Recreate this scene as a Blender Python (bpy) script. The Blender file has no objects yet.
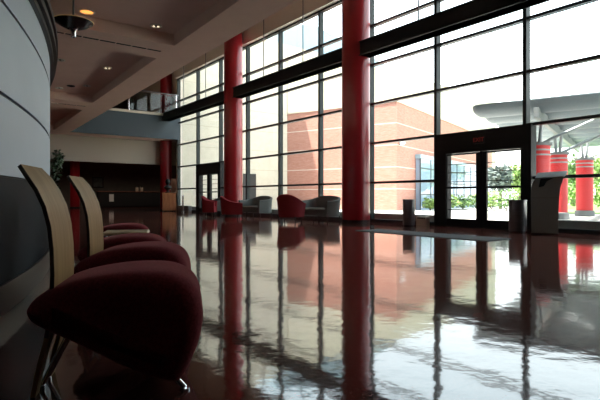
import bpy, math, random
from mathutils import Vector, Matrix
random.seed(7)
PI = math.pi
S = bpy.context.scene
COL = S.collection

# ------------------------------------------------------------------ materials
def mat(name, base=(.5, .5, .5), rough=.5, metal=0., spec=.5, emit=None, es=0., coat=0.):
    m = bpy.data.materials.new(name); m.use_nodes = True
    b = m.node_tree.nodes['Principled BSDF']
    b.inputs['Base Color'].default_value = (*base, 1)
    b.inputs['Roughness'].default_value = rough
    b.inputs['Metallic'].default_value = metal
    b.inputs['Specular IOR Level'].default_value = spec
    b.inputs['Coat Weight'].default_value = coat
    if emit:
        b.inputs['Emission Color'].default_value = (*emit, 1)
        b.inputs['Emission Strength'].default_value = es
    return m

def N(m, typ, **kw):
    n = m.node_tree.nodes.new(typ)
    for k, v in kw.items(): setattr(n, k, v)
    return n
def L(m, a, b): m.node_tree.links.new(a, b)
def BS(m): return m.node_tree.nodes['Principled BSDF']

def noisy(m, c1, c2, scale=5, detail=4, stretch=(1, 1, 1), bump=0., dist=.01, lo=.35, hi=.65, coord='Object'):
    tc = N(m, 'ShaderNodeTexCoord'); mp = N(m, 'ShaderNodeMapping'); mp.inputs['Scale'].default_value = stretch
    L(m, tc.outputs[coord], mp.inputs['Vector'])
    nz = N(m, 'ShaderNodeTexNoise'); nz.inputs['Scale'].default_value = scale; nz.inputs['Detail'].default_value = detail
    L(m, mp.outputs['Vector'], nz.inputs['Vector'])
    cr = N(m, 'ShaderNodeValToRGB')
    cr.color_ramp.elements[0].position = lo; cr.color_ramp.elements[1].position = hi
    cr.color_ramp.elements[0].color = (*c1, 1); cr.color_ramp.elements[1].color = (*c2, 1)
    L(m, nz.outputs['Fac'], cr.inputs['Fac']); L(m, cr.outputs['Color'], BS(m).inputs['Base Color'])
    if bump:
        bp = N(m, 'ShaderNodeBump'); bp.inputs['Strength'].default_value = bump; bp.inputs['Distance'].default_value = dist
        L(m, nz.outputs['Fac'], bp.inputs['Height']); L(m, bp.outputs['Normal'], BS(m).inputs['Normal'])
    return m

M = {}
# polished dark red terrazzo floor with a very slight waviness
m = M['floor'] = mat('polished_floor', (.07, .025, .02), .06, spec=.95)
tc = N(m, 'ShaderNodeTexCoord')
n1 = N(m, 'ShaderNodeTexNoise'); n1.inputs['Scale'].default_value = 60; n1.inputs['Detail'].default_value = 3
n2 = N(m, 'ShaderNodeTexNoise'); n2.inputs['Scale'].default_value = .7; n2.inputs['Detail'].default_value = 3
n3 = N(m, 'ShaderNodeTexNoise'); n3.inputs['Scale'].default_value = 5; n3.inputs['Detail'].default_value = 3
for n in (n1, n2, n3): L(m, tc.outputs['Object'], n.inputs['Vector'])
cr = N(m, 'ShaderNodeValToRGB'); cr.color_ramp.elements[0].position = .3; cr.color_ramp.elements[1].position = .72
cr.color_ramp.elements[0].color = (.085, .026, .02, 1); cr.color_ramp.elements[1].color = (.15, .058, .046, 1)
L(m, n1.outputs['Fac'], cr.inputs['Fac'])
bk = N(m, 'ShaderNodeTexBrick'); bk.offset = 0
bk.inputs['Scale'].default_value = 1; bk.inputs['Brick Width'].default_value = 1.22; bk.inputs['Row Height'].default_value = 1.22
bk.inputs['Mortar Size'].default_value = .006
bk.inputs['Color1'].default_value = bk.inputs['Color2'].default_value = (1, 1, 1, 1); bk.inputs['Mortar'].default_value = (.55, .5, .5, 1)
L(m, tc.outputs['Object'], bk.inputs['Vector'])
mx = N(m, 'ShaderNodeMixRGB', blend_type='MULTIPLY'); mx.inputs[0].default_value = 1
L(m, cr.outputs['Color'], mx.inputs[1]); L(m, bk.outputs['Color'], mx.inputs[2]); L(m, mx.outputs['Color'], BS(m).inputs['Base Color'])
b1 = N(m, 'ShaderNodeBump'); b1.inputs['Strength'].default_value = 1; b1.inputs['Distance'].default_value = .0017
b2 = N(m, 'ShaderNodeBump'); b2.inputs['Strength'].default_value = 1; b2.inputs['Distance'].default_value = .0016
L(m, n3.outputs['Fac'], b1.inputs['Height']); L(m, n2.outputs['Fac'], b2.inputs['Height'])
L(m, b1.outputs['Normal'], b2.inputs['Normal']); L(m, b2.outputs['Normal'], BS(m).inputs['Normal'])

def glass(name, tint, r0=.03):
    m = bpy.data.materials.new(name); m.use_nodes = True
    nt = m.node_tree; nt.nodes.remove(BS(m)); out = nt.nodes['Material Output']
    t = N(m, 'ShaderNodeBsdfTransparent'); t.inputs['Color'].default_value = (*tint, 1)
    g = N(m, 'ShaderNodeBsdfGlossy'); g.inputs['Roughness'].default_value = .01
    lw = N(m, 'ShaderNodeLayerWeight')
    pw = N(m, 'ShaderNodeMath', operation='POWER'); pw.inputs[1].default_value = 5; L(m, lw.outputs['Facing'], pw.inputs[0])
    f = N(m, 'ShaderNodeMath', operation='MULTIPLY_ADD'); f.inputs[1].default_value = .9; f.inputs[2].default_value = r0; L(m, pw.outputs[0], f.inputs[0])
    x = N(m, 'ShaderNodeMixShader')
    L(m, f.outputs[0], x.inputs[0]); L(m, t.outputs[0], x.inputs[1]); L(m, g.outputs[0], x.inputs[2]); L(m, x.outputs[0], out.inputs['Surface'])
    return m
M['glass'] = glass('clear_glazing', (.96, .975, .97), .02)
M['rail_glass'] = glass('railing_glass', (.72, .8, .8))

def banded(name, c1, c2, band, per, off, thick, scale=(1, 1), rough=.8):
    """brick or panel surface with pale horizontal courses every `per` metres"""
    m = mat(name, c1, rough, spec=.2)
    tc = N(m, 'ShaderNodeTexCoord'); sp = N(m, 'ShaderNodeSeparateXYZ'); L(m, tc.outputs['Object'], sp.inputs[0])
    nz = N(m, 'ShaderNodeTexNoise'); nz.inputs['Scale'].default_value = 3; nz.inputs['Detail'].default_value = 6
    mp = N(m, 'ShaderNodeMapping'); mp.inputs['Scale'].default_value = (scale[0], scale[0], scale[1])
    L(m, tc.outputs['Object'], mp.inputs[0]); L(m, mp.outputs[0], nz.inputs['Vector'])
    cr = N(m, 'ShaderNodeValToRGB'); cr.color_ramp.elements[0].position = .35; cr.color_ramp.elements[1].position = .65
    cr.color_ramp.elements[0].color = (*c1, 1); cr.color_ramp.elements[1].color = (*c2, 1); L(m, nz.outputs['Fac'], cr.inputs[0])
    a = N(m, 'ShaderNodeMath', operation='ADD'); a.inputs[1].default_value = off; L(m, sp.outputs['Z'], a.inputs[0])
    w = N(m, 'ShaderNodeMath', operation='WRAP'); w.inputs[1].default_value = per; w.inputs[2].default_value = 0; L(m, a.outputs[0], w.inputs[0])
    l = N(m, 'ShaderNodeMath', operation='LESS_THAN'); l.inputs[1].default_value = thick; L(m, w.outputs[0], l.inputs[0])
    mx = N(m, 'ShaderNodeMixRGB'); L(m, l.outputs[0], mx.inputs[0]); L(m, cr.outputs[0], mx.inputs[1]); mx.inputs[2].default_value = (*band, 1)
    L(m, mx.outputs[0], BS(m).inputs['Base Color'])
    return m
M['brick'] = banded('red_brick', (.365, .175, .135), (.44, .23, .185), (.6, .51, .44), 1.27, .02, .045, (1, 6))
M['cream'] = banded('cream_panel', (.53, .49, .40), (.57, .53, .435), (.42, .385, .31), 1.245, 0, .03)

m = M['seat'] = mat('red_upholstery', (.16, .016, .022), .95, spec=.1)
noisy(m, (.12, .012, .016), (.19, .022, .028), 90, 3, bump=.3, dist=.002)
BS(m).inputs['Sheen Weight'].default_value = .25; BS(m).inputs['Sheen Roughness'].default_value = .4
BS(m).inputs['Sheen Tint'].default_value = (.8, .3, .3, 1)
M['red_tub'] = noisy(mat('red_armchair_fabric', rough=.85, spec=.2), (.20, .016, .022), (.26, .026, .032), 40, 3)
M['grey_tub'] = noisy(mat('grey_green_fabric', rough=.85, spec=.2), (.10, .115, .11), (.135, .15, .145), 40, 3)
M['veneer'] = noisy(mat('bent_plywood_veneer', rough=.5, spec=.15), (.29, .165, .06), (.37, .225, .09), 6, 5, (1, 6, .5))
M['ply_edge_shade'] = mat('plywood_edge_painted_shade', (.055, .03, .018), .5)  # shade on the backrest edges put into the colour, darker than the veneer
M['tabletop'] = noisy(mat('table_veneer', rough=.35), (.50, .36, .2), (.62, .47, .28), 5, 4, (1, 6, 1))
M['chrome'] = mat('chrome', (.75, .75, .77), .16, 1)
M['steel'] = noisy(mat('brushed_steel', (.3, .3, .31), .32, .9), (.15, .15, .155), (.2, .2, .21), 5, 3, (1, 1, 30))
M['dark_metal'] = mat('dark_bronze_metal', (.016, .016, .017), .4, 0., spec=.4)
M['frame'] = mat('grey_green_window_frame', (.022, .028, .026), .5, 0, .3)
M['door_black'] = mat('black_door_metal', (.007, .007, .008), .4, spec=.2)
M['beam'] = mat('black_painted_steel', (.010, .013, .014), .5, spec=.15)
M['col'] = mat('glossy_red_paint', (.27, .006, .012), .28, spec=.5, coat=.15)
M['ceil'] = noisy(mat('taupe_plaster', rough=.9, spec=.1), (.76, .565, .475), (.79, .595, .50), 2, 3)
M['taupe'] = noisy(mat('taupe_paint', rough=.85, spec=.15), (.46, .40, .33), (.5, .43, .36), 2, 3)
M['mid_taupe'] = mat('mid_taupe_paint', (.355, .315, .265), .85, spec=.1)
M['band'] = mat('pale_taupe_paint', (.70, .655, .58), .85, spec=.1)
M['dark_wall'] = noisy(mat('dark_taupe_paint', rough=.85, spec=.15), (.13, .115, .1), (.16, .14, .12), 2, 3)
M['balcony'] = mat('slate_blue_panel', (.05, .069, .084), .55, spec=.3)
M['curb'] = mat('cream_curb', (.6, .53, .42), .7)
M['drum'] = noisy(mat('pale_grey_wall_panel', rough=.5, spec=.35), (.46, .53, .585), (.485, .555, .61), 1.5, 3)
M['drum_dark'] = noisy(mat('charcoal_wainscot', rough=.7, spec=.1), (.016, .018, .021), (.022, .025, .028), 1.5, 3)
M['reveal'] = mat('dark_reveal', (.012, .013, .015), .6)
M['base'] = mat('black_skirting', (.012, .012, .013), .35, spec=.4)
M['crown'] = mat('dark_bronze_moulding', (.022, .02, .018), .35, spec=.4)
M['mat'] = noisy(mat('grey_entrance_mat', rough=.8, spec=.1), (.055, .065, .07), (.08, .09, .095), 20, 3, (1, 8, 1))
M['slot'] = mat('black_slot', (.006, .006, .006), .8)
M['white_trim'] = mat('white_ring', (.75, .7, .62), .5)
M['lamp'] = mat('lamp_reflector', (.9, .8, .65), .3, emit=(1, .80, .55), es=1.3)
M['lamp_warm'] = mat('warm_lamp_glow', (.9, .7, .4), .4, emit=(1, .58, .22), es=.36)
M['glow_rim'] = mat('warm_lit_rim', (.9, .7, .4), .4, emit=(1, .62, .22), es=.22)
M['pend'] = mat('dark_steel_dish', (.10, .10, .11), .25, .8)
M['wood'] = noisy(mat('oiled_wood', rough=.5), (.30, .11, .045), (.40, .16, .065), 3, 4, (6, 6, 1))
M['bust'] = mat('dark_bronze', (.012, .014, .014), .45, .5)
M['board'] = mat('pale_board', (.62, .45, .38), .8)
M['counter'] = mat('black_laminate', (.012, .012, .013), .5)
M['counter_top'] = mat('red_brown_counter_top', (.22, .09, .06), .45)
M['paper'] = mat('white_paper', (.75, .75, .72), .9)
M['picture'] = noisy(mat('picture_print', rough=.6), (.05, .06, .06), (.14, .15, .14), 3, 3)
M['cup'] = mat('cream_ceramic', (.5, .4, .3), .5)
M['kiosk'] = mat('charcoal_kiosk_shell', (.19, .215, .21), .3, spec=.6)
m = M['kiosk_top'] = mat('translucent_kiosk_visor', (.8, .86, .88), .3)
tl = N(m, 'ShaderNodeBsdfTranslucent'); tl.inputs['Color'].default_value = (.85, .93, .95, 1)
ms_ = N(m, 'ShaderNodeMixShader'); ms_.inputs[0].default_value = .55
L(m, BS(m).outputs[0], ms_.inputs[1]); L(m, tl.outputs[0], ms_.inputs[2]); L(m, ms_.outputs[0], m.node_tree.nodes['Material Output'].inputs['Surface'])
M['screen'] = mat('black_screen', (.006, .007, .008), .12)
M['box_beige'] = mat('beige_cover', (.62, .56, .48), .6)
M['box_grey'] = mat('grey_cover', (.18, .19, .19), .5)
M['exit_red'] = mat('exit_letters', (.4, .02, .015), .5, emit=(1, .04, .03), es=.006)
M['pot'] = mat('dark_pot', (.03, .025, .022), .6)
M['bark'] = noisy(mat('bark', rough=.9), (.09, .06, .035), (.14, .10, .06), 8, 4)
M['leaf_in'] = noisy(mat('ficus_leaf', rough=.45), (.022, .05, .02), (.04, .08, .03), 3, 2)
M['leaf1'] = noisy(mat('bright_leaf', rough=.6), (.16, .27, .06), (.27, .38, .12), 2, 2)
M['leaf2'] = noisy(mat('mid_leaf', rough=.6), (.08, .17, .05), (.18, .28, .09), 2, 2)
M['leaf3'] = noisy(mat('grey_blue_leaf', rough=.7), (.10, .13, .12), (.16, .19, .17), 2, 2)
M['lawn'] = noisy(mat('lawn', rough=.9), (.12, .22, .05), (.17, .28, .07), 6, 4)
M['pave'] = noisy(mat('pale_concrete', rough=.9), (.5, .48, .44), (.56, .54, .5), 3, 4)
M['curb_out'] = noisy(mat('kerb_concrete', rough=.9), (.36, .34, .32), (.42, .40, .37), 3, 4)
M['ext_red'] = mat('exterior_red_paint', (.62, .035, .04), .5)
M['ext_grey'] = mat('exterior_grey_metal', (.2, .22, .23), .5, .2)
M['canopy'] = mat('canopy_panel', (.20, .255, .285), .55, .1)
M['pipe'] = mat('galvanised_pipe', (.34, .37, .39), .45, .3)
M['wing_glass'] = mat('blue_glazing', (.22, .30, .40), .04, spec=.8)
M['lantern'] = mat('pale_blue_glazing', (.26, .36, .42), .3)
M['light_dot'] = mat('lamp_glass', (.8, .8, .8), .3)

# ------------------------------------------------------------------ mesh helpers
class MB:
    def __init__(self): self.v = []; self.f = []; self.s = []; self.mi = []; self.T = Matrix.Identity(4)
    def add(self, vs, fs, smooth=False, mi=0):
        o = len(self.v)
        self.v += [tuple(self.T @ Vector(p)) for p in vs]
        for f in fs: self.f.append(tuple(i + o for i in f)); self.s.append(smooth); self.mi.append(mi)
        return self
    def box(self, x0, x1, y0, y1, z0, z1, mi=0):
        v = [(x, y, z) for z in (z0, z1) for y in (y0, y1) for x in (x0, x1)]
        return self.add(v, [(0, 2, 3, 1), (4, 5, 7, 6), (0, 1, 5, 4), (2, 6, 7, 3), (0, 4, 6, 2), (1, 3, 7, 5)], mi=mi)
    def rbox(self, x0, x1, y0, y1, z0, z1, r=.02):
        """box with chamfered vertical edges and top"""
        p = [(x0 + r, y0), (x1 - r, y0), (x1, y0 + r), (x1, y1 - r), (x1 - r, y1), (x0 + r, y1), (x0, y1 - r), (x0, y0 + r)]
        cx, cy = (x0 + x1) / 2, (y0 + y1) / 2
        def ins(q): return [(a + (cx - a) * min(1, 2 * r / (x1 - x0)), b + (cy - b) * min(1, 2 * r / (y1 - y0))) for a, b in q]
        rings = [[(a, b, z0) for a, b in p], [(a, b, z1 - r) for a, b in p], [(a, b, z1) for a, b in ins(p)]]
        return self.loft(rings)
    def loft(self, rings, caps=True, smooth=False, closed=True, mi=0):
        n = len(rings[0]); v = [q for r in rings for q in r]; f = []
        for k in range(len(rings) - 1):
            for i in range(n if closed else n - 1):
                j = (i + 1) % n
                f.append((k * n + i, k * n + j, (k + 1) * n + j, (k + 1) * n + i))
        if caps and closed:
            f.append(tuple(range(n - 1, -1, -1))); f.append(tuple((len(rings) - 1) * n + i for i in range(n)))
        return self.add(v, f, smooth, mi)
    def prism(self, poly, z0, z1, mi=0):
        return self.loft([[(x, y, z0) for x, y in poly], [(x, y, z1) for x, y in poly]], mi=mi)
    def prism_y(self, poly, y0, y1, mi=0):           # polygon in XZ extruded along Y
        return self.loft([[(x, y0, z) for x, z in poly], [(x, y1, z) for x, z in poly]], mi=mi)
    def lathe(self, prof, cx=0, cy=0, n=32, smooth=True, caps=True):
        return self.loft([[(cx + r * math.cos(2 * PI * i / n), cy + r * math.sin(2 * PI * i / n), z) for i in range(n)] for r, z in prof], caps, smooth)
    def tube(self, pts, r, n=10, smooth=True):
        pts = [Vector(p) for p in pts]; rings = []
        rr = r if isinstance(r, (list, tuple)) else [r] * len(pts)
        for i, p in enumerate(pts):
            d = (pts[min(i + 1, len(pts) - 1)] - pts[max(i - 1, 0)]).normalized()
            a = Vector((0, 0, 1)) if abs(d.z) < .95 else Vector((1, 0, 0))
            u = d.cross(a).normalized(); w = d.cross(u)
            rings.append([tuple(p + (u * math.cos(2 * PI * k / n) + w * math.sin(2 * PI * k / n)) * rr[i]) for k in range(n)])
        return self.loft(rings, True, smooth)
    def build(self, name, m, parent=None, loc=None, rz=0, smooth_angle=40):
        me = bpy.data.meshes.new(name); me.from_pydata(self.v, [], self.f); me.validate()
        ms = m if isinstance(m, (list, tuple)) else [m]
        for q in ms: me.materials.append(M[q] if isinstance(q, str) else q)
        for p, s, k in zip(me.polygons, self.s, self.mi): p.use_smooth = s; p.material_index = k
        import bmesh
        bm = bmesh.new(); bm.from_mesh(me); bmesh.ops.recalc_face_normals(bm, faces=bm.faces); bm.to_mesh(me); bm.free()
        if any(self.s): me.set_sharp_from_angle(angle=math.radians(smooth_angle))
        o = bpy.data.objects.new(name, me); COL.objects.link(o)
        if parent: o.parent = parent
        if loc: o.location = loc
        o.rotation_euler.z = rz
        return o

def tag(o, label=None, cat=None, group=None, kind=None):
    if label: o['label'] = label
    if cat: o['category'] = cat
    if group: o['group'] = group
    if kind: o['kind'] = kind
    return o
def thing(name, label, cat, loc=(0, 0, 0), rz=0, group=None):
    o = bpy.data.objects.new(name, None); COL.objects.link(o); o.location = loc; o.rotation_euler.z = rz
    return tag(o, label, cat, group)
def struct(o, label=None, cat=None): return tag(o, label, cat, kind='structure')
def dup(root, loc, rz, label, cat=None):
    r = root.copy(); COL.objects.link(r); r.location = loc; r.rotation_euler.z = rz; r['label'] = label
    for ch in list(root.children):
        c = ch.copy(); COL.objects.link(c); c.parent = r
        for g in list(ch.children):
            d = g.copy(); COL.objects.link(d); d.parent = c
    return r

# ------------------------------------------------------------------ the setting
W = 11.2                       # plane of the window wall
DZ = 1.247                     # transom module
MY = [5.93 + 2.54 * k for k in range(-2, 9)]     # mullion lines
Y_END = MY[-1]                 # 26.25
Y_MIN = -9.31
EDGE = lambda y: 4.55 + .0355 * y                # edge of the low ceiling
COFF = lambda y: 3.78 + .035 * y

f = MB(); f.box(-30, W + .1, Y_MIN - .3, 26.6, -.12, 0); f.box(-30, 20, 26.6, 40.2, -.12, 0)
struct(f.build('floor', 'floor'), 'polished dark red terrazzo floor with tile joints', 'floor')
g = MB(); g.box(W + .1, 130, -70, 110, -.3, -.03)
struct(g.build('ground', 'pave'), 'pale sunlit paving outside the windows', 'ground')

# low coffered ceiling: slab with downstand ribs
c = MB()
y0, y1 = Y_MIN, 26.1
c.prism([(-30, y0), (EDGE(y0), y0), (EDGE(y1), y1), (-30, y1)], 4.28, 5.4)
c.prism([(COFF(y0), y0), (EDGE(y0), y0), (EDGE(y1), y1), (COFF(y1), y1)], 4.03, 4.28)
c.prism([(-30, y0), (2.0, y0), (2.0, y1), (-30, y1)], 4.03, 4.28)
for a, b in ((25.92, 26.1), (17.67, 19.34), (9.93, 11.06), (1.6, 3.2), (-6.8, -5.2)):
    c.prism([(2.0, a), (COFF(a), a), (COFF(b), b), (2.0, b)], 4.03, 4.28)
struct(c.build('ceiling', 'ceil'), 'low taupe coffered ceiling on the left', 'ceiling')
u = MB(); u.box(-30, W + .4, Y_MIN - .3, 40.2, 9.3, 9.5)
struct(u.build('ceiling_upper', 'ceil'), 'high ceiling above the window hall', 'ceiling')

# mezzanine floor with slate front
b = MB(); b.box(EDGE(26.1), W - .02, 26.1, 26.25, 4.03, 5.3)
bal = struct(b.build('wall_balcony', 'balcony'), 'slate blue front of the mezzanine balcony', 'wall')
b = MB(); b.box(EDGE(26.1), W - .03, 26.06, 26.24, 5.3, 5.42)
b.build('curb', 'curb', bal)
b = MB(); b.box(-30, W - .02, 26.25, 26.6, 4.05, 5.4); b.box(-30, 20, 26.6, 40, 4.05, 5.4)
struct(b.build('floor_mezzanine', 'ceil'), 'mezzanine floor slab over the back lobby', 'floor')
b = MB(); b.box(-30, 20, 40, 40.3, 0, 9.3)
struct(b.build('wall_back', 'dark_wall'), 'dark wall behind the counter', 'wall')
b = MB(); b.box(-12, 20, 27.65, 27.85, 2.68, 4.05)
struct(b.build('wall_bulkhead', 'mid_taupe'), 'taupe bulkhead hanging over the back lobby', 'wall')
b = MB(); b.box(-30, 20, 34, 34.2, 5.4, 9.3)
struct(b.build('wall_upper', 'dark_wall'), 'dark wall behind the balcony', 'wall')
b = MB(); b.box(20, 20.2, 26.9, 40, 0, 9.3); b.box(11.4, 20, 26.6, 26.9, 0, 4.05)
struct(b.build('wall_annex', 'taupe'), 'side of the back lobby', 'wall')
b = MB(); b.box(-30.2, -30, Y_MIN - .3, 40.2, 0, 9.3)
struct(b.build('wall_far_left', 'taupe'), 'wall far to the left', 'wall')
b = MB(); b.box(-30, W + .4, Y_MIN - .5, Y_MIN - .2, 0, 9.3)
struct(b.build('wall_rear', 'dark_wall'), 'wall behind the camera', 'wall')

# wall above and at the end of the window wall
b = MB(); b.box(W - .25, W + .2, Y_MIN - .3, Y_END, 6 * DZ + .03, 9.3)
b.box(W - .2, W + .14, Y_MIN - .3, MY[0] - .045, 0, 6 * DZ + .03); b.box(W - .05, W + .2, Y_END + .03, 26.5, 0, 4.03); b.box(W - .02, W + .2, Y_END + .03, 34, 4.03, 9.3)
struct(b.build('wall_right', 'band'), 'taupe wall above the tall windows', 'wall')

# windows: one bay per mullion spacing
def window_bay(i):
    ya, yb = MY[i], MY[i + 1]
    door = i in (2, 8)
    zb = 2.49 if door else .1
    p = MB(); p.box(W - .006, W + .006, ya + .04, yb - .04, zb, 6 * DZ)
    o = struct(p.build('window_%d' % (i + 1), 'glass'), None, None)
    q = MB(); q.box(W - .1, W + .08, ya - .045, ya + .045, 0, 6 * DZ + .02); q.build('mullion', 'frame', o)
    for k in range(1, 7):
        z = k * DZ
        if z < zb + .05: continue
        q = MB(); q.box(W - .085, W + .06, ya + .045, yb - .045, z - .035, z + .035); q.build('transom', 'dark_metal', o)
    if not door:
        q = MB(); q.box(W - .12, W + .06, ya + .045, yb - .045, 0, .1); q.build('bottom_rail', 'dark_metal', o)
    if i == len(MY) - 2:
        q = MB(); q.box(W - .1, W + .08, yb - .045, yb + .03, 0, 6 * DZ + .02); q.build('mullion', 'frame', o)
    return o
for i in range(len(MY) - 1): window_bay(i)

# glazed double doors in dark portals
def double_door(n, y0, sign=False):
    d = struct(thing('door_%d' % n, None, None, (W, y0, 0)))
    # local y runs 0..2.54 along the wall (0 = right-hand jamb seen from inside), x negative = into the hall
    q = MB()
    q.box(-.16, .08, -.19, .055, 0, 2.5); q.box(-.16, .08, 2.15, 2.5, 0, 2.5)
    q.build('jamb', 'door_black', d)
    q = MB(); q.box(-.16, .08, .055, 2.15, 1.95, 2.5); q.build('header', 'door_black', d)
    q = MB(); q.box(-.15, .06, .055, 2.15, 0, .02); q.build('threshold', 'dark_metal', d)
    q = MB(); q.box(-.14, .06, 1.08, 1.14, 0, 1.95); q.build('meeting_post', 'door_black', d)
    for s, (a, b_) in enumerate(((.06, 1.075), (1.145, 2.145))):
        ga, gb = (a + .02, b_ - .115) if s == 0 else (a + .115, b_ - .02)
        q = MB()
        q.box(-.13, -.07, a, ga, .02, 1.94); q.box(-.13, -.07, gb, b_, .02, 1.94)
        q.box(-.13, -.07, ga, gb, .02, .22); q.box(-.13, -.07, ga, gb, 1.90, 1.94)
        lf = q.build('door_leaf', 'door_black', d)
        q = MB(); q.box(-.104, -.096, ga, gb, .22, 1.90); q.build('pane', 'glass', lf)
        q = MB(); q.tube([(-.19, ga + .01, 1.04), (-.19, gb - .01, 1.04)], .028)
        q.box(-.19, -.13, ga - .03, ga + .02, 1.015, 1.065); q.box(-.19, -.13, gb - .02, gb + .03, 1.015, 1.065)
        q.build('push_bar', 'door_black', lf)
        for z in (.46, .72, 1.2, 1.44, 1.66):
            q = MB(); q.box(-.106, -.094, ga, gb, z - .009, z + .009); q.build('glazing_bar', 'dark_metal', lf)
    return d
double_door(1, MY[2]); double_door(2, MY[8])

# exit sign on the near door header
ex = thing('exit_sign', 'small dim red EXIT sign on the header of the near double doors', 'sign', (W - .16, 7.08, 2.24))
q = MB(); q.box(-.03, 0, -.15, .15, -.09, .09); q.build('housing', 'door_black', ex)
cu = bpy.data.curves.new('exit_letters', 'FONT'); cu.body = 'EXIT'; cu.size = .15; cu.align_x = 'CENTER'; cu.align_y = 'CENTER'; cu.extrude = .004
to = bpy.data.objects.new('exit_letters_source', cu); COL.objects.link(to)
bpy.context.view_layer.update()
me = bpy.data.meshes.new_from_object(to.evaluated_get(bpy.context.evaluated_depsgraph_get()))
bpy.data.objects.remove(to); me.name = 'letters'
me.materials.clear(); me.materials.append(M['exit_red'])
lo = bpy.data.objects.new('letters', me); COL.objects.link(lo); lo.parent = ex
lo.location = (-.035, 0, 0); lo.rotation_euler = (PI / 2, 0, -PI / 2)

# curved drum wall on the left
DC = (-14.69, 9.56); DR = 16.112
def ring(mb, r0, r1, z0, z1, a0=-55, a1=40, n=120, mi=0):
    rings = []
    for i in range(n + 1):
        t = math.radians(a0 + (a1 - a0) * i / n); c_, s_ = math.cos(t), math.sin(t)
        rings.append([(DC[0] + r * c_, DC[1] + r * s_, z) for r, z in ((r0, z0), (r1, z0), (r1, z1), (r0, z1))])
    return mb.loft(rings, True, True, mi=mi)
q = MB()
for z0, z1 in ((.948, 1.487), (1.513, 2.117), (2.143, 2.44)): ring(q, DR - .2, DR, z0, z1)
dw = struct(q.build('wall_left', 'drum', smooth_angle=30), 'curved pale grey panelled wall on the left', 'wall')
q = MB(); ring(q, DR - .22, DR - .025, .0, 2.5); q.build('reveal', 'reveal', dw, smooth_angle=30)
q = MB(); ring(q, DR - .2, DR - .008, .2, .935); q.build('wainscot', 'drum_dark', dw, smooth_angle=30)
q = MB(); ring(q, DR - .2, DR + .012, 0, .2)
struct(q.build('baseboard_left', 'base', smooth_angle=30))
q = MB(); ring(q, DR - .2, DR + .04, 2.44, 2.49); ring(q, DR - .2, DR + .075, 2.49, 2.55); ring(q, DR - .2, DR + .05, 2.55, 2.59); ring(q, DR - .2, DR + .09, 2.59, 2.65)
struct(q.build('trim_1', 'crown', smooth_angle=30))
q = MB(); q.prism([(DC[0] + (DR - .1) * math.cos(math.radians(t)), DC[1] + (DR - .1) * math.sin(math.radians(t))) for t in range(-55, 41)], 2.58, 2.62)
struct(q.build('trim_2', 'crown'))

# ------------------------------------------------------------------ columns, beam, rods, railing
def column(x, y, r, z1, label, breakz=None):
    o = thing('round_column', label, 'column', (x, y, 0), 0, 'red round columns in the hall')
    q = MB(); q.lathe([(r, 0), (r, z1)], n=48); q.build('shaft', 'col', o)
    q = MB(); q.lathe([(r + .008, 0), (r + .008, .1), (r, .1)], n=48); q.build('base_band', 'dark_metal', o)
    return o
column(10.4, 10.9, .43, 9.3, 'thick red round column nearest, beside the grey loveseat at the windows')
column(10.4, 18.55, .40, 9.3, 'red round column behind the middle red armchair')
column(10.85, 27.28, .33, 9.3, 'thin red round column behind the wooden pedestal at the balcony')
column(8.12, 37.38, .32, 4.05, 'red round column far back left beside the leafy potted tree')
q = MB(); q.box(10.2, 10.57, Y_MIN, 26.1, 5.02, 5.45)
q.box(10.17, 10.6, Y_MIN, 26.1, 5.02, 5.05); q.box(10.17, 10.6, Y_MIN, 26.1, 5.42, 5.45)
tag(q.build('steel_beam', 'beam'), 'long black horizontal steel beam crossing the red columns', 'beam')
names = {5: 'thin hanger rod right of the thick near column', 3: 'hanger rod above the far end of the beam'}
rod_lab = {23.71: 'thin steel hanger rod farthest away, nearest the balcony', 21.17: 'thin steel hanger rod second from the balcony',
           16.09: 'thin steel hanger rod just right of the middle red column', 13.55: 'thin steel hanger rod just left of the thick near column',
           8.47: 'thin steel hanger rod to the right of the thick near column'}
for y, lab in rod_lab.items():
    o = thing('hanger_rod', lab, 'rod', (10.38, y, 5.45), 0, 'hanger rods carrying the black beam')
    q = MB(); q.tube([(0, 0, 0), (0, 0, 3.85)], .02, 8); q.build('rod', 'steel', o)
    q = MB(); q.lathe([(.045, 0), (.045, .03), (.02, .06)], n=12); q.build('clevis', 'steel', o)
rl = thing('balcony_railing', 'glass railing with steel handrail on top of the slate balcony front', 'railing', (0, 26.14, 5.42))
xs = [5.7, 8.35, 11.0]
for a, b_ in zip(xs, xs[1:]):
    q = MB(); q.box(a + .04, b_ - .04, -.006, .006, .05, 1.05); q.build('glass_panel', 'rail_glass', rl)
for x in xs:
    q = MB(); q.box(x - .025, x + .025, -.025, .025, 0, 1.1); q.build('post', 'chrome', rl)
q = MB(); q.tube([(5.6, 0, 1.12), (11.12, 0, 1.12)], .03); q.build('handrail', 'steel', rl)

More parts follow.
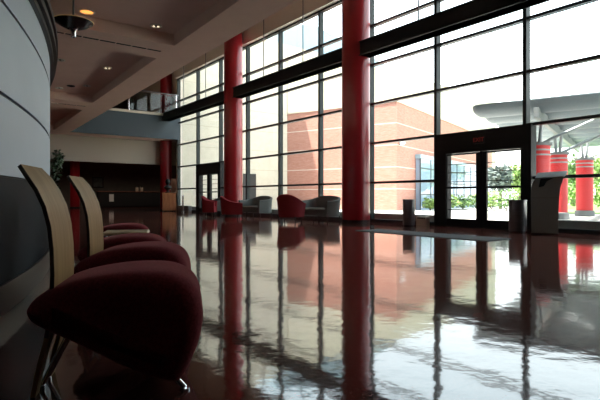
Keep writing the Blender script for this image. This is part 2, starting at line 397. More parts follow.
# ------------------------------------------------------------------ ceiling fittings
dl = [(2.31, 9.69, 1, 'recessed downlight glowing warm gold above the pendant dish'),
      (3.62, 9.64, 0, 'recessed downlight nearest the ceiling edge, in the nearest coffer'),
      (3.76, 13.57, 0, 'recessed downlight in the middle of the second coffer'),
      (3.86, 16.16, 3, 'recessed downlight nearest the far end of the second coffer'),
      (3.46, 16.47, 2, 'dark unlit recessed downlight in the second coffer'),
      (3.22, 17.0, 3, 'recessed downlight next to the curved wall at the far end of the second coffer'),
      (2.58, 13.5, 3, 'recessed downlight half hidden by the curved wall cornice')]
for x, y, k, lab in dl:
    o = thing('recessed_downlight', lab, 'ceiling light', (x, y, 4.28), 0, 'recessed downlights in the coffers')
    r = .15 if k == 1 else .12
    q = MB(); q.lathe([(r, 0), (r, -.02), (r - .03, -.02), (r - .035, 0)], n=24, caps=False); q.build('ring', 'white_trim' if k != 2 else 'dark_metal', o)
    q = MB(); q.lathe([(r - .035, -.004), (.002, -.004)], n=24)
    q.build('reflector', 'lamp_warm' if k == 1 else 'slot', o)
    if k in (0, 3):
        for dx, dy in ((-.035, .02), (.045, -.01)):
            q = MB(); q.lathe([(.004, -.035), (.022, -.026), (.024, -.012), (.012, -.005)], dx, dy, 12); q.build('bulb', 'lamp' if k == 0 else 'light_dot', o)
for (xa, xb, y, lab) in ((1.75, 4.05, 10.45, 'long black slot air diffuser on the nearer ceiling rib'), (2.2, 4.36, 18.42, 'short black slot air diffuser on the farther ceiling rib')):
    o = thing('slot_diffuser', lab, 'air diffuser', ((xa + xb) / 2, y, 4.03), 0, 'slot diffusers in the ceiling ribs')
    h = (xb - xa) / 2
    q = MB(); q.box(-h, h, -.05, .05, -.006, 0); q.build('slot', 'slot', o)
    q = MB(); q.box(-h - .02, h + .02, -.065, -.05, -.012, 0); q.box(-h - .02, h + .02, .05, .065, -.012, 0)
    n_ = int(2 * h / .3)
    for i in range(n_ + 1): q.box(-h + i * 2 * h / n_ - .012, -h + i * 2 * h / n_ + .012, -.05, .05, -.010, -.005)
    q.build('frame', 'ceil', o)
pl = thing('pendant_lamp', 'dark dish pendant lamp with a gold lit rim hanging beside the curved wall', 'pendant light', (1.48, 6.9, 3.1))
q = MB(); q.lathe([(.03, -.10), (.10, -.085), (.18, -.045), (.245, 0), (.24, .008), (.17, -.03), (.03, -.08)], n=40); q.build('dish', 'pend', pl)
q = MB(); q.lathe([(.246, .002), (.249, .007), (.238, .008), (.238, .004)], n=40, caps=False); q.build('rim', 'glow_rim', pl)
q = MB(); q.tube([(0, 0, -.06), (0, 0, .93)], .012); q.build('rod', 'steel', pl)
q = MB(); q.lathe([(.012, -.21), (.032, -.2), (.032, -.13), (.05, -.1)], n=20); q.build('finial', 'chrome', pl)
q = MB(); q.lathe([(.06, .91), (.06, .93)], n=20); q.build('ceiling_rose', 'steel', pl)

# ------------------------------------------------------------------ waiting chairs
SIDE = [(-.60, .354), (-.585, .388), (-.537, .424), (-.459, .458), (-.359, .481), (-.235, .495), (-.109, .494), (-.03, .478), (.028, .443), (.062, .386), (.075, .306), (.063, .208),
        (.033, .124), (-.005, .055), (-.041, .036), (-.143, .066), (-.242, .115), (-.339, .172), (-.434, .227), (-.527, .278), (-.580, .312)]
def catmull(P, n=4):
    out = []
    for i in range(len(P)):
        p0, p1, p2, p3 = (Vector(P[(i + k) % len(P)]) for k in (-1, 0, 1, 2))
        for j in range(n):
            t = j / n
            out.append(tuple(.5 * ((2 * p1) + (p2 - p0) * t + (2 * p0 - 5 * p1 + 4 * p2 - p3) * t * t + (3 * p1 - p0 - 3 * p2 + p3) * t ** 3)))
    return out
PROF = catmull(SIDE, 3)
BACK = [(-.64, .925), (-.605, .88), (-.572, .827), (-.543, .76), (-.524, .68), (-.515, .59), (-.512, .49), (-.515, .39), (-.524, .30), (-.535, .24)]
def make_chair(label):
    t = thing('lounge_chair', label, 'chair', group='red waiting chairs in a row along the curved wall')
    # seat: rounded wedge, soft at both flanks
    cx, cz = -.22, .30
    q = MB(); rings = []
    ks = [-1, -.985, -.95, -.88, -.76, -.55, -.25, 0, .25, .55, .76, .88, .95, .985, 1]
    for k in ks:
        a = abs(k); e = (1 - max(0, (a - .55) / .45) ** 2.6) ** .5 if a < 1 else 0
        ins = (1 - e) * .13
        ring_ = []
        n = len(PROF)
        for i, (x, z) in enumerate(PROF):
            px, pz = PROF[i - 1]; nx, nz = PROF[(i + 1) % n]
            tx, tz = nx - px, nz - pz; l = math.hypot(tx, tz)
            # inward normal (profile runs clockwise seen from -y)
            ix, iz = tz / l, -tx / l
            if ix * (cx - x) + iz * (cz - z) < 0: ix, iz = -ix, -iz
            lim = min(ins, .6 * math.hypot(cx - x, cz - z))
            ring_.append((x + ix * lim * .8 + (cx - x) * ins * .5, k * .285, z + iz * lim * .8 + (cz - z) * ins * .5))
        rings.append(ring_)
    q.loft(rings, True, True)
    q.build('seat', 'seat', t, smooth_angle=80)
    # piping-free plywood back, curved in profile, rounded upper corners
    q = MB(); rings = []; th = .016
    B = BACK
    for i, (x, z) in enumerate(B):
        a = Vector(B[max(i - 1, 0)]); b_ = Vector(B[min(i + 1, len(B) - 1)]); d = (b_ - a).normalized(); nn = Vector((-d.y, d.x))
        if nn.x < 0: nn = -nn
        w = .172 - .0 * z
        cut = 0.028 if i == 0 else 0
        fr = (x + nn.x * th / 2, z + nn.y * th / 2); bk_ = (x - nn.x * th / 2, z - nn.y * th / 2)
        rings.append((fr, bk_, w - cut))
    v = []; fa = []; mi = []
    NW = 8
    for fr, bk_, w in rings:
        for (px, pz) in (fr, bk_):
            for j in range(NW + 1):
                y = -w + 2 * w * j / NW
                bow = -.012 * (y / w) ** 2
                v.append((px - bow * 0 , y, pz))
    row = 2 * (NW + 1)
    for i in range(len(rings) - 1):
        for s in (0, 1):
            for j in range(NW):
                o = i * row + s * (NW + 1) + j; p = (i + 1) * row + s * (NW + 1) + j
                fa.append((o, o + 1, p + 1, p)); mi.append(0)
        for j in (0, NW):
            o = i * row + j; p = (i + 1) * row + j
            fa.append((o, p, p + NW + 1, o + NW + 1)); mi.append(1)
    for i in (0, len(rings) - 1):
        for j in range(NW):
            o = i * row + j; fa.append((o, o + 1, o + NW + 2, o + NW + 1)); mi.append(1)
    for a_, m_ in zip(fa, mi): pass
    q.v = v; q.f = fa; q.s = [m_ == 0 for m_ in mi]; q.mi = mi
    q.build('backrest', ['veneer', 'ply_edge_shade'], t)
    # rear plywood legs sweep back from under the seat
    for s in (-1, 1):
        q = MB(); rings = []
        for x, z, w in ((-.515, .31, .042), (-.535, .24, .04), (-.556, .16, .036), (-.575, .08, .032), (-.59, .0, .028)):
            yc = s * .12
            rings.append([(x - .009, yc - w, z), (x + .009, yc - w, z), (x + .009, yc + w, z), (x - .009, yc + w, z)])
        q.loft(rings); q.build('rear_leg', 'veneer', t)
    for s in (-1, 1):
        q = MB(); q.tube([(-.47, s * .07, .235), (-.53, s * .06, .12), (-.585, s * .05, .008)], .0095, 10); q.tube([(-.585, s * .05, 0), (-.585, s * .05, .012)], .016, 12)
        q.build('rear_strut', 'chrome', t)
        q = MB(); q.tube([(-.06, s * .17, .09), (-.035, s * .185, .045), (.0, s * .2, .008)], .012, 10); q.tube([(0, s * .2, 0), (0, s * .2, .01)], .02, 12)
        q.build('front_leg', 'chrome', t)
    return t
c1 = make_chair('nearest red upholstered lounge chair with curved plywood back, in the foreground')
c1.location = (.917, 2.079, 0); c1.rotation_euler.z = math.radians(-37.1 + 13)
for x, y, th, lab in ((1.289, 3.038, 9, 'second red lounge chair in the row, its curved plywood back standing clear behind the nearest'),
                      (1.495, 3.885, 14, 'third red lounge chair in the row, just before the low wooden table'),
                      (1.952, 5.546, 18, 'farthest red lounge chair, beyond the low wooden table')):
    dup(c1, (x, y, 0), math.radians(-37.1 + th), lab)
st = thing('side_table', 'low pale wood table between the third and farthest red lounge chairs', 'table', (1.53, 4.86, 0), math.radians(-22))
q = MB(); q.rbox(-.21, .21, -.21, .21, .435, .462, .01); q.build('tabletop', 'tabletop', st)
for sx in (-1, 1):
    for sy in (-1, 1):
        q = MB(); q.tube([(sx * .17, sy * .17, .435), (sx * .18, sy * .18, 0)], .014, 10); q.build('leg', 'chrome', st)

# ------------------------------------------------------------------ tub armchairs and loveseats by the windows
def tub(name, label, cat, fabric, w, d, hb, ha, loc, rz, group, seat_z=.43, th=.11):
    """U shaped shell open to local +x"""
    t = thing(name, label, cat, loc, rz, group)
    R = min(.36, w / 2 - .02); path = []
    # from right arm front round the back to left arm front
    def arm(s): return [(d / 2 - (d - R) * i / 6, s * (w / 2)) for i in range(7)]
    path += arm(-1)
    for i in range(1, 9): a = PI / 2 * i / 9; path.append((-d / 2 + R - R * math.sin(a), -w / 2 + R - R * math.cos(a)))
    nb = 6
    for i in range(nb + 1): path.append((-d / 2, -(w / 2 - R) + (w - 2 * R) * i / nb)) if w - 2 * R > .05 or i == 0 else None
    for i in range(1, 9): a = PI / 2 * (1 - i / 9); path.append((-d / 2 + R - R * math.sin(a), w / 2 - R + R * math.cos(a)))
    path += arm(1)[::-1]
    q = MB(); rings = []
    for i, (x, y) in enumerate(path):
        a = Vector(path[max(i - 1, 0)]); b_ = Vector(path[min(i + 1, len(path) - 1)]); tg = (b_ - a).normalized(); n = Vector((tg.y, -tg.x))
        # n points outwards
        if n.dot(Vector((x, y)) - Vector((d * .1, 0))) < 0: n = -n
        k = min(1, max(0, (x + d / 2) / d)); k = k * k * (3 - 2 * k)
        h = hb + (ha - hb) * k - .13 * (1 - k) * (abs(y) / (w / 2)) ** 2.5
        fl = .05                                    # outward flare at the top
        P = lambda o, z: (x + n.x * o, y + n.y * o, z)
        rings.append([P(-th, .16), P(-.02, .16), P(.0, .3), P(fl * .6, h - .07), P(fl, h - .02), P(fl - .02, h), P(fl - .08, h + .005), P(fl - th, h - .03), P(-th, .5)])
    q.loft(rings, True, True); q.build('shell', fabric, t, smooth_angle=50)
    q = MB(); q.rbox(-d / 2 + th - .03, d / 2 - .02, -w / 2 + th - .02, w / 2 - th + .02, .17, seat_z, .04); q.build('seat_cushion', fabric, t)
    for sx in (-1, 1):
        for sy in (-1, 1):
            q = MB(); x, y = sx * (d / 2 - .12), sy * (w / 2 - .1)
            q.tube([(x, y, .18), (x + sx * .02, y + sy * .02, 0)], [.022, .014], 10); q.build('leg', 'dark_metal', t)
    return t
ga = 'red tub armchairs facing the windows'; gl = 'grey loveseats along the windows'
tub('tub_armchair', 'nearest red tub armchair, its rounded back turned to the hall beside the nearer loveseat', 'armchair', 'red_tub', .74, .72, .88, .60, (9.05, 12.5, 0), math.radians(32), ga)
tub('tub_armchair', 'red tub armchair in front of the middle red column', 'armchair', 'red_tub', .80, .74, .82, .58, (8.75, 15.75, 0), math.radians(-25), ga)
tub('tub_armchair', 'narrow red armchair farthest away in front of the far double doors', 'armchair', 'red_tub', .54, .55, .84, .62, (9.15, 18.35, 0), math.radians(-40), ga)
tub('loveseat', 'grey green loveseat between the nearest red armchair and the thick near column', 'sofa', 'grey_tub', 1.55, .74, .84, .66, (10.4, 12.62, 0), PI, gl)
tub('loveseat', 'grey green loveseat beside the middle red column under the windows', 'sofa', 'grey_tub', 1.55, .74, .84, .66, (10.45, 16.72, 0), PI, gl)
tub('loveseat', 'dark grey loveseat mostly hidden behind the red armchairs near the far doors', 'sofa', 'grey_tub', 1.4, .74, .78, .62, (10.4, 20.2, 0), PI, gl)

# ------------------------------------------------------------------ bins, kiosk, boxes, mat
def bin_(label, x, y, r, h):
    o = thing('litter_bin', label, 'bin', (x, y, 0), 0, 'round metal litter bins by the doors')
    q = MB(); q.lathe([(r * .97, .03), (r, .04), (r, h - .03)], n=40); q.build('body', 'steel', o)
    q = MB(); q.lathe([(r * .9, 0), (r * .9, .03)], n=40); q.build('foot', 'dark_metal', o)
    q = MB(); q.lathe([(r, h - .03), (r + .008, h - .025), (r + .008, h), (r - .03, h), (r - .035, h - .12)], n=40, caps=False); q.build('rim', 'steel', o)
    q = MB(); q.lathe([(r - .036, h - .12), (.002, h - .12)], n=40); q.build('liner', 'slot', o)
bin_('round metal litter bin to the left of the near double doors', 10.41, 8.82, .165, .73)
bin_('round metal litter bin between the near double doors and the kiosk', 10.6, 5.82, .19, .73)

def box(name, label, m, x0, x1, y0, y1, h):
    cx, cy = (x0 + x1) / 2, (y0 + y1) / 2
    o = thing(name, label, 'heater', (cx, cy, 0), 0, 'low floor heater boxes at the window sill')
    q = MB(); q.rbox(x0 - cx, x1 - cx, y0 - cy, y1 - cy, .0, h, .012); q.build('case', m, o)
    q = MB()
    for i in range(5): q.box(x0 - cx - .004, x0 - cx + .004, (y0 - cy) + .04 + i * (y1 - y0 - .08) / 5, (y0 - cy) + .04 + (i + .8) * (y1 - y0 - .08) / 5, h - .07, h - .03)
    q.build('grille', 'dark_metal', o)
box('floor_heater', 'small beige heater box on the floor right of the left-hand bin', 'box_beige', 10.9, 11.06, 8.62, 8.98, .25)
box('floor_heater', 'small grey heater box between the right-hand bin and the kiosk', 'box_grey', 10.78, 10.93, 5.42, 5.6, .3)
box('floor_heater', 'dark grey heater box under the farthest window beside the steel post', 'box_grey', 10.85, 11.05, 24.2, 25.6, .32)

kk = thing('information_kiosk', 'charcoal information kiosk with curved body and silver visor right of the doors', 'kiosk', (10.52, 5.10, 0), math.radians(90 - 153.9))
# profile in local (x, z): x runs to the right seen from the hall, extruded along local y
OUT_L = [(-.315, 0), (-.325, .5), (-.33, .82), (-.318, .98), (-.285, 1.12), (-.235, 1.2)]
OUT_R = [(.25, 0), (.255, .5), (.265, .82), (.30, 1.0), (.345, 1.13), (.395, 1.24)]
q = MB(); poly = OUT_L + [(-.17, 1.235)] + OUT_R[::-1]
low = [(-.315, .0), (-.325, .5), (-.3285, .78), (.205, .78), (.195, .5), (.19, 0)]
up = [(-.33, .781), (-.318, .98), (-.285, 1.12), (-.235, 1.2), (-.19, 1.24), (.31, 1.265), (.27, 1.13), (.23, 1.0), (.206, .781)]
def pxz(mb, poly, y0, y1): return mb.loft([[(x, y0, z) for x, z in poly], [(x, y1, z) for x, z in poly]])
q = MB(); pxz(q, low, -.24, .24); q.build('lower_body', 'kiosk', kk)
q = MB(); pxz(q, up, -.24, .24); q.build('upper_body', 'kiosk', kk)
q = MB(); pxz(q, [(-.245, 1.20), (-.20, 1.305), (.36, 1.335), (.33, 1.25), (.30, 1.225)], -.27, .27); q.build('visor', 'kiosk_top', kk)
q = MB(); pxz(q, [(-.18, 1.0), (-.14, 1.19), (.10, 1.19), (-.02, 1.13), (-.08, 1.02)], -.247, -.238); q.build('screen', 'screen', kk)
q = MB(); q.box(-.33, .2, -.25, .25, 0, .03); q.build('base_plate', 'dark_metal', kk)
q = MB(); q.box(-.328, .206, -.246, -.24, .772, .784); q.build('seam_strip', 'steel', kk)

o = MB(); o.rbox(7.93, 8.75, 4.92, 8.35, 0, .012, .006)
tag(o.build('entrance_mat', 'mat'), 'grey entrance mat strip on the floor in front of the near double doors', 'mat')

sp = thing('steel_post', 'short shiny steel post on the floor by the farthest window', 'post', (10.25, 23.5, 0))
q = MB(); q.lathe([(.13, 0), (.13, .015), (.03, .03)], n=24); q.build('base', 'chrome', sp)
q = MB(); q.lathe([(.04, .03), (.04, .82), (.05, .84), (.03, .88)], n=20); q.build('post', 'chrome', sp)

# ------------------------------------------------------------------ far end of the hall
pd = thing('pedestal', 'wooden pedestal in front of the thin red column under the balcony', 'pedestal', (10.5, 25.95, 0), math.radians(-20))
q = MB(); q.box(-.36, .36, -.3, .3, .05, .99); q.build('body', 'wood', pd)
q = MB(); q.box(-.39, .39, -.33, .33, .99, 1.03); q.build('top', 'wood', pd)
q = MB(); q.box(-.33, .33, -.27, .27, 0, .05); q.build('plinth', 'dark_metal', pd)
bu = thing('sculpture', 'dark bronze bust standing on the wooden pedestal', 'sculpture', (10.42, 25.95, 1.03), math.radians(-120))
q = MB()
q.lathe([(.13, 0), (.13, .05), (.08, .07), (.07, .14), (.17, .2), (.23, .27), (.2, .34), (.09, .40), (.075, .45), (.10, .5), (.135, .57), (.14, .64), (.11, .72), (.05, .76), (.005, .77)], n=24)
q.build('bust', 'bust', bu)
q = MB(); q.lathe([(.15, 0), (.15, .03)], n=24); q.build('base', 'bust', bu)
db = thing('display_board', 'pale pinkish display board standing behind the wooden pedestal', 'board', (11.12, 26.78, 0), math.radians(-33))
q = MB(); q.box(-.16, .2, -.02, .02, .15, 1.85); q.build('panel', 'board', db)
for s in (-.7, .9):
    q = MB(); q.box(s * .2 - .02, s * .2 + .02, -.1, .1, 0, .03); q.box(s * .2 - .02, s * .2 + .02, -.015, .015, .03, .16); q.build('foot', 'dark_metal', db)

ct = thing('reception_counter', 'long black reception counter against the dark far wall', 'counter', (12.3, 38.3, 0))
q = MB(); q.box(-2.4, 2.4, -.3, .3, .08, 1.17); q.build('body', 'counter', ct)
q = MB(); q.box(-2.5, 2.5, -.36, .36, 1.17, 1.22); q.build('worktop', 'counter_top', ct)
q = MB(); q.box(-2.35, 2.35, -.25, .27, 0, .08); q.build('plinth', 'dark_metal', ct)
for i in range(3):
    q = MB(); q.box(-1.6 + i * 1.6 - .01, -1.6 + i * 1.6 + .01, -.31, -.3, .1, 1.15); q.build('panel_joint', 'dark_metal', ct)
q = MB(); q.box(-.17, .17, -.004, .004, -.28, .28); tag(q.build('paper_notice', 'paper', None, (10.82, 37.985, .72)), 'white paper notice hung on the front of the black reception counter', 'notice')
pf = thing('picture_frame', 'dark framed picture on the far wall left above the counter', 'picture', (10.35, 39.98, 1.92))
q = MB(); q.box(-.42, .42, -.03, 0, -.42, .42); q.build('frame', 'dark_metal', pf)
q = MB(); q.box(-.34, .34, -.036, -.03, -.34, .34); q.build('print', 'picture', pf)
for i, (x, lab) in enumerate(((12.85, 'left-hand cream jar on the reception counter'), (13.2, 'right-hand cream jar on the reception counter'))):
    o = thing('storage_jar', lab, 'jar', (x, 38.25, 1.22), 0, 'jars on the reception counter')
    q = MB(); q.lathe([(.11, 0), (.13, .05), (.13, .28), (.1, .33)], n=20); q.build('body', 'cup', o)
    q = MB(); q.lathe([(.11, .33), (.11, .37), (.03, .4), (.03, .44)], n=20); q.build('lid', 'dark_metal', o)

def leaves(mb, cx, cy, cz, rx, ry, rz, n, size, fill=.0, lumps=None, droop=.3):
    pts = lumps or [(0, 0, 0, 1)]
    for _ in range(n):
        lx, ly, lz, lr = random.choice(pts)
        while True:
            a, b_, c_ = (random.uniform(-1, 1) for _ in range(3)); l = math.sqrt(a * a + b_ * b_ + c_ * c_)
            if fill < l < 1: break
        p = Vector((cx + rx * (lx + a * lr), cy + ry * (ly + b_ * lr), cz + rz * (lz + c_ * lr)))
        d = Vector((random.gauss(0, 1), random.gauss(0, 1), random.gauss(-droop, .6))).normalized()
        s = d.cross(Vector((random.gauss(0, 1), random.gauss(0, 1), random.gauss(0, 1)))).normalized()
        l = size * random.uniform(.7, 1.3); w = l * .28; nrm = d.cross(s)
        if p.z < .3: d.z = abs(d.z)
        p.z = max(p.z, .1)
        mb.add([tuple(p), tuple(p + d * l * .45 + s * w + nrm * w * .3), tuple(p + d * l), tuple(p + d * l * .45 - s * w + nrm * w * .3)], [(0, 1, 2, 3)])

fx = thing('potted_tree', 'leafy dark green potted tree between the curved wall and the far left red column', 'plant', (3.08, 17.6, 0))
q = MB(); q.lathe([(.2, 0), (.26, .05), (.3, .42), (.32, .45), (.27, .45), (.25, .40)], n=28); q.build('pot', 'pot', fx)
q = MB(); q.tube([(0, 0, .38), (.03, .01, .8), (-.02, 0, 1.2), (.02, .02, 1.7)], [.035, .03, .025, .015], 8)
for a in range(7):
    t = a * .9; q.tube([(0, 0, .9 + .12 * a), (.3 * math.cos(t), .3 * math.sin(t), 1.25 + .13 * a)], [.014, .006], 6)
q.build('trunk', 'bark', fx)
q = MB(); leaves(q, 0, 0, 1.45, .42, .42, .85, 520, .13, .2, [(0, 0, 0, .8), (.3, -.1, .4, .5), (.5, -.3, .75, .3), (-.3, 0, -.2, .6), (.1, 0, -.5, .5)])
q.build('foliage', 'leaf_in', fx)

# ------------------------------------------------------------------ outside
CX = Vector((21.35, 19.0)); EX = Vector((.948, .317)); EY = Vector((-.317, .948))
# cream building with a pale lantern
cb = thing('cream_building', 'tall cream panelled building facing the court outside', 'building', (0, 0, 0))
q = MB(); q.prism_y([(11.42, 0), (44, 0), (44, 10.3), (11.42, 11.0)], 26.4, 26.6); q.prism_y([(20.3, 0), (44, 0), (44, 10.3), (20.3, 10.8)], 26.6, 42); q.prism_y([(11.42, 9.6), (20.3, 9.6), (20.3, 10.8), (11.42, 11.0)], 26.6, 42)
q.build('wall', 'cream', cb)
q = MB(); q.prism_y([(11.42, 11.0), (44, 10.3), (44, 10.38), (11.42, 11.08)], 26.36, 26.9); q.build('coping', 'curb', cb)
q = MB(); q.prism_y([(17.9, 10.9), (32.5, 10.55), (21.6, 13.0), (18.6, 12.4)], 26.9, 36); q.build('roof_lantern', 'lantern', cb)
q = MB(); q.box(15.5, 16.42, 26.34, 26.41, 0, 2.25); q.build('side_door', 'dark_metal', cb)
q = MB(); q.tube([(18.9, 26.33, 6.4), (18.9, 26.33, 10.7)], .04); q.build('downpipe', 'curb', cb)
# brick block
bb = thing('brick_building', 'red brick block with pale courses in front of the cream building', 'building', (0, 0, 0))
A = CX; B_ = CX + EX * 23; D_ = Vector((CX.x + EY.x * 7.78, CX.y + EY.y * 7.78))
q = MB(); q.prism([tuple(A), tuple(B_), tuple(D_)], -.03, 6.3); q.build('wall', 'brick', bb)
q = MB(); A2 = A + (-EX - EY) * .05; q.prism([tuple(A2), tuple(B_ - EY * .05), tuple(D_ - EX * .05)], 6.3, 6.36); q.build('coping', 'curb', bb)
# wall lamp on the brick
wl = thing('wall_lamp', 'small white lamp fixed to the brick wall', 'wall light', (21.75, 19.1, 3.9), math.atan2(EX.y, EX.x))
q = MB(); q.box(-.06, .06, -.05, .03, -.08, .08); q.build('bracket', 'ext_grey', wl)
q = MB(); q.lathe([(.02, .16), (.16, .1), (.18, .0), (.12, -.06), (.02, -.08)], 0, -.16, 20); q.build('globe', 'light_dot', wl)
# low glazed wing
gw = thing('glazed_pavilion', 'low blue glazed wing in front of the brick block', 'building', (0, 0, 0))
P0 = CX + EX * 2.95 - EY * .32
ang = math.atan2(EX.y, EX.x); R2 = Matrix.Translation((P0.x, P0.y, 0)) @ Matrix.Rotation(ang, 4, 'Z')
def wing(name, m, *bx):
    q = MB(); q.T = R2
    for b in bx: q.box(*b)
    return q.build(name, m, gw)
LW = 19
wing('glass', 'wing_glass', (.02, LW, 0, .3, -.03, 3.2))
wing('fascia', 'lantern', (-.08, LW + .1, -.06, .3, 3.2, 3.45))
for i in range(11): wing('mullion', 'frame', (i * LW / 10 - .03, i * LW / 10 + .03, -.03, .02, -.03, 3.2))
for z in (.95, 1.75, 2.6): wing('transom', 'frame', (.03, LW, -.025, .02, z - .025, z + .025))

# kerb plinth just outside the glass
kb = thing('kerb_plinth', 'pale concrete kerb just outside the glass wall', 'kerb', (0, 0, 0))
for a, b_ in ((MY[0], MY[2] - .3), (MY[3] + .1, MY[8] - .3), (MY[9] + .1, 26.2)):
    q = MB(); q.box(W + .16, W + .5, a, b_, -.03, .27); q.build('segment', 'curb_out', kb)

# canopy: vaulted strips on red columns
K = Vector((13.15, 8.64)); ZC = 3.3
cn = thing('entrance_canopy', 'grey steel canopy of long curved blades outside the doors, carried by red columns', 'canopy', (K.x, K.y, ZC), math.atan2(EX.y, EX.x))
LY = 16
for i in range(9):
    x0 = i * 1.5; wd = 1.22
    q = MB(); rings = []
    for y, k_ in ((.14, .12), (.11, .42), (.03, .7), (-.08, .92), (-.25, 1), (-LY, 1)):
        xm = x0 + wd / 2
        dn = [(xm + (k / 10 - .5) * wd * k_, y, .27 - .30 * k_ * math.sin(PI * k / 10) ** .75) for k in range(11)]
        up_ = [(x, yy, min(.30, z + .09)) for x, yy, z in reversed(dn)]
        rings.append(dn + up_)
    q.loft(rings, True, True); q.build('roof_blade', 'canopy', cn)
for y in (-1.75, -5.6, -9.4):
    q = MB(); q.box(-.02, 13.3, y - .06, y + .06, -.24, .05); q.build('cross_beam', 'ext_grey', cn)
    q = MB(); q.tube([(.3, y + .25, .1), (.3, y + .25, .68)], .018, 6); q.build('spike', 'ext_grey', cn)

def ext_col(label, x, y, r=.33):
    o = thing('canopy_column', label, 'column', (x, y, 0), ang, 'red canopy columns outside')
    q = MB(); q.lathe([(r, .1), (r, 2.36)], n=40); q.build('shaft', 'ext_red', o)
    q = MB(); q.lathe([(r + .05, -.03), (r + .05, .2), (r, .22)], n=40); q.build('base_collar', 'ext_grey', o)
    q = MB(); q.lathe([(r, 2.36), (r + .06, 2.37), (r + .06, 2.46), (r - .05, 2.47)], n=40); q.build('cap', 'ext_grey', o)
    for z in (2.08, 2.23):
        q = MB(); q.lathe([(r, z - .025), (r + .014, z - .02), (r + .014, z + .02), (r, z + .025)], n=40, caps=False); q.build('band', 'pipe', o)
    for tx, ty, z in ((0, .12, 3.1), (0, -.12, 3.1), (.2, -1.5, 3.08), (1.7, -.9, 3.08)):
        q = MB(); q.tube([(tx * .08, ty * .5 if abs(ty) < .3 else ty * .1, 2.46), (tx, ty, z)], .055 if abs(tx) + abs(ty) < .3 else .042, 10); q.build('strut', 'pipe', o)
ext_col('red canopy column nearest the glass, partly behind the door frame', 14.92, 7.56, .36)
ext_col('middle red canopy column, seen just beside the kiosk', 18.75, 8.72)
ext_col('farthest red canopy column, standing clear right of the kiosk', 22.4, 9.3)

# lawn and planting
q = MB(); q.prism([(24.3, 11.9), (27.4, 6.0), (100, -40), (120, 60), (60, 26), (32.5, 16.3)], -.03, -.005)
tag(q.build('lawn', 'lawn'), 'bright green lawn beyond the canopy columns', 'lawn', kind='stuff')
def tree(label, x, y, h, r, m, n=900, z0=.35, zg=0):
    o = thing('garden_tree', label, 'tree', (x, y, zg), 0, 'trees beyond the canopy')
    q = MB(); q.tube([(0, 0, 0), (.05, 0, h * .3), (0, .05, h * .62)], [.13, .1, .05], 8)
    for a in range(5): t = a * 1.3; q.tube([(0, 0, h * (.3 + .05 * a)), (r * .5 * math.cos(t), r * .5 * math.sin(t), h * (.5 + .06 * a))], [.05, .02], 6)
    q.build('trunk', 'bark', o)
    q = MB(); lum = [(0, 0, 0, .8)] + [(random.uniform(-.6, .6), random.uniform(-.6, .6), random.uniform(-.5, .5), .5) for _ in range(7)]
    leaves(q, 0, 0, h * (1 + z0) / 2, r, r, h * (1 - z0) / 2, n, .42, .15, lum); q.build('crown', m, o)
def shrub(label, x, y, h, r, m, n=260, size=.2, zg=-.03):
    o = thing('garden_shrub', label, 'shrub', (x, y, zg), 0, 'shrubs in front of the glazed wing')
    q = MB()
    for a in range(6): t = a * 1.05; q.tube([(0, 0, 0), (.5 * r * math.cos(t), .5 * r * math.sin(t), h * .6)], [.02, .01], 5)
    q.build('stems', 'bark', o)
    q = MB(); leaves(q, 0, 0, h * .55, r, r, h * .5, n, size, .1); q.build('foliage', m, o)
a0 = math.radians(37.1)
def cam_ground(u, d): return (d * (math.sin(a0) + u * math.cos(a0)), d * (math.cos(a0) - u * math.sin(a0)))
trees = [(.412, 33, 3.1, 1.0, 'leaf3', 'small grey green tree seen in the right-hand leaf of the near doors'),
         (.452, 36.5, 3.4, 1.1, 'leaf1', 'small bright green tree at the right edge of the near doors'),
         (.52, 46, 5.2, 1.7, 'leaf1', 'bright tree directly behind the middle canopy column'),
         (.563, 41, 4.4, 1.35, 'leaf2', 'darker green tree between the middle and farthest canopy columns'),
         (.61, 47, 5.2, 1.8, 'leaf1', 'broad bright tree behind the farthest canopy column'),
         (.66, 41, 5.0, 1.5, 'leaf2', 'green tree at the right edge of the picture'),
         (.74, 47, 5.2, 1.9, 'leaf1', 'bright tree beyond the right edge of the canopy'),
         (.61, 72, 7.0, 3.2, 'leaf1', 'large pale tree far behind the canopy columns'),
         (.50, 66, 6.4, 3.2, 'leaf2', 'large tree far behind the door frame')]
for u_, d_, h_, r_, m_, lab in trees:
    x, y = cam_ground(u_, d_); tree(lab, x, y, h_, r_, m_, zg=.005 if u_ > .5 else -.03)
sh = [(.268, 29.3, .75, .45, 'leaf1', 'low shrub left of the near door frame, before the glazed wing'),
      (.308, 30.5, .95, .6, 'leaf1', 'low bright shrub seen at the left edge of the near doors'), (.335, 32.5, .85, .6, 'leaf2', 'low shrub seen in the middle of the left-hand door leaf'),
      (.362, 34.5, 1.0, .6, 'leaf1', 'low shrub seen at the right of the left-hand door leaf'), (.394, 31, 1.2, .6, 'leaf1', 'bright shrub seen at the left of the right-hand door leaf'),
      (.424, 29.5, 1.3, .62, 'leaf2', 'dark shrub seen in the middle of the right-hand door leaf'), (.453, 31.5, 1.5, .62, 'leaf1', 'tall bright shrub seen at the right of the right-hand door leaf')]
for u_, d_, h_, r_, m_, lab in sh:
    x, y = cam_ground(u_, d_); shrub(lab, x, y, h_, r_, m_)
hedge = [(.525, 33), (.548, 37.5), (.575, 35), (.625, 31.5), (.635, 36)]
hl = ['shrub on the lawn just right of the middle canopy column', 'shrub on the lawn between the middle and farthest canopy columns', 'shrub on the lawn behind the farthest canopy column',
      'shrub on the lawn right of the farthest canopy column', 'shrub on the lawn at the right edge of the picture']
for (u_, d_), lab in zip(hedge, hl):
    x, y = cam_ground(u_, d_); shrub(lab, x, y, 1.8, .85, random.choice(['leaf1', 'leaf2']), 420, .26, .005)

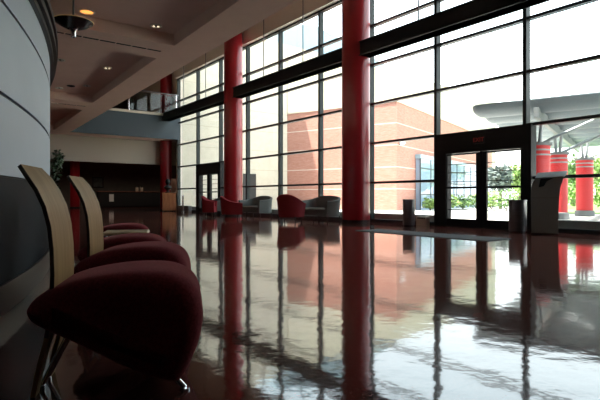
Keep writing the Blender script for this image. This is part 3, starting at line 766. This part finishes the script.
# ------------------------------------------------------------------ light
for i, (x, y) in enumerate(((6.2, 35), (10.5, 35.5), (14.5, 35.2))):  # unseen lamps and their rings, added to brighten the back lobby
    o = thing('lobby_fill_light', ['added unseen fill light over the left end of the back lobby', 'added unseen fill light over the middle of the back lobby', 'added unseen fill light over the right end of the back lobby'][i], 'ceiling light', (x, y, 4.05), 0, 'added fill lights of the back lobby')
    q = MB(); q.lathe([(.2, 0), (.2, -.03), (.16, -.03), (.15, 0)], n=24, caps=False); q.build('ring', 'white_trim', o)
    ld = bpy.data.lights.new('lobby_fill_lamp', 'SPOT'); ld.energy = 110; ld.spot_size = 2.6; ld.spot_blend = .6; ld.shadow_soft_size = .12; ld.color = (1, .86, .7)
    lo_ = bpy.data.objects.new('lobby_fill_lamp', ld); COL.objects.link(lo_); lo_.parent = o; lo_.location = (0, 0, -.05)
w = bpy.data.worlds.new('sky'); S.world = w; w.use_nodes = True
nt = w.node_tree; bg = nt.nodes['Background']
tc = nt.nodes.new('ShaderNodeTexCoord'); sp_ = nt.nodes.new('ShaderNodeSeparateXYZ'); crp = nt.nodes.new('ShaderNodeValToRGB')
nt.links.new(tc.outputs['Generated'], sp_.inputs[0]); nt.links.new(sp_.outputs['Z'], crp.inputs[0])
crp.color_ramp.elements[0].position = 0; crp.color_ramp.elements[0].color = (1, 1, .98, 1)
crp.color_ramp.elements[1].position = .4; crp.color_ramp.elements[1].color = (.78, .92, 1, 1)
nt.links.new(crp.outputs[0], bg.inputs['Color']); bg.inputs['Strength'].default_value = 4.6
sl = bpy.data.lights.new('sun', 'SUN'); sl.energy = 27; sl.angle = math.radians(.6); sl.color = (1, .95, .86)
so = bpy.data.objects.new('sun', sl); COL.objects.link(so)
so.rotation_euler = Vector((-.29, .235, .90)).to_track_quat('Z', 'Y').to_euler()

# ------------------------------------------------------------------ camera
cd = bpy.data.cameras.new('camera'); cd.sensor_width = 36; cd.lens = 486 / 600 * 36; cd.shift_y = -3.2 / 600; cd.clip_end = 400
co = bpy.data.objects.new('camera', cd); COL.objects.link(co)
co.location = (0, 0, .8); co.rotation_euler = (PI / 2, 0, -a0)
S.camera = co
S.view_settings.view_transform = 'Standard'; S.view_settings.look = 'None'; S.view_settings.gamma = 1
S.view_settings.use_curve_mapping = False; S.view_settings.exposure = 0
S.cycles.use_denoising = True
S.cycles.max_bounces = 10; S.cycles.diffuse_bounces = 5; S.cycles.glossy_bounces = 5; S.cycles.transparent_max_bounces = 16
S.cycles.sample_clamp_indirect = 10
S.cycles.caustics_reflective = False; S.cycles.caustics_refractive = False
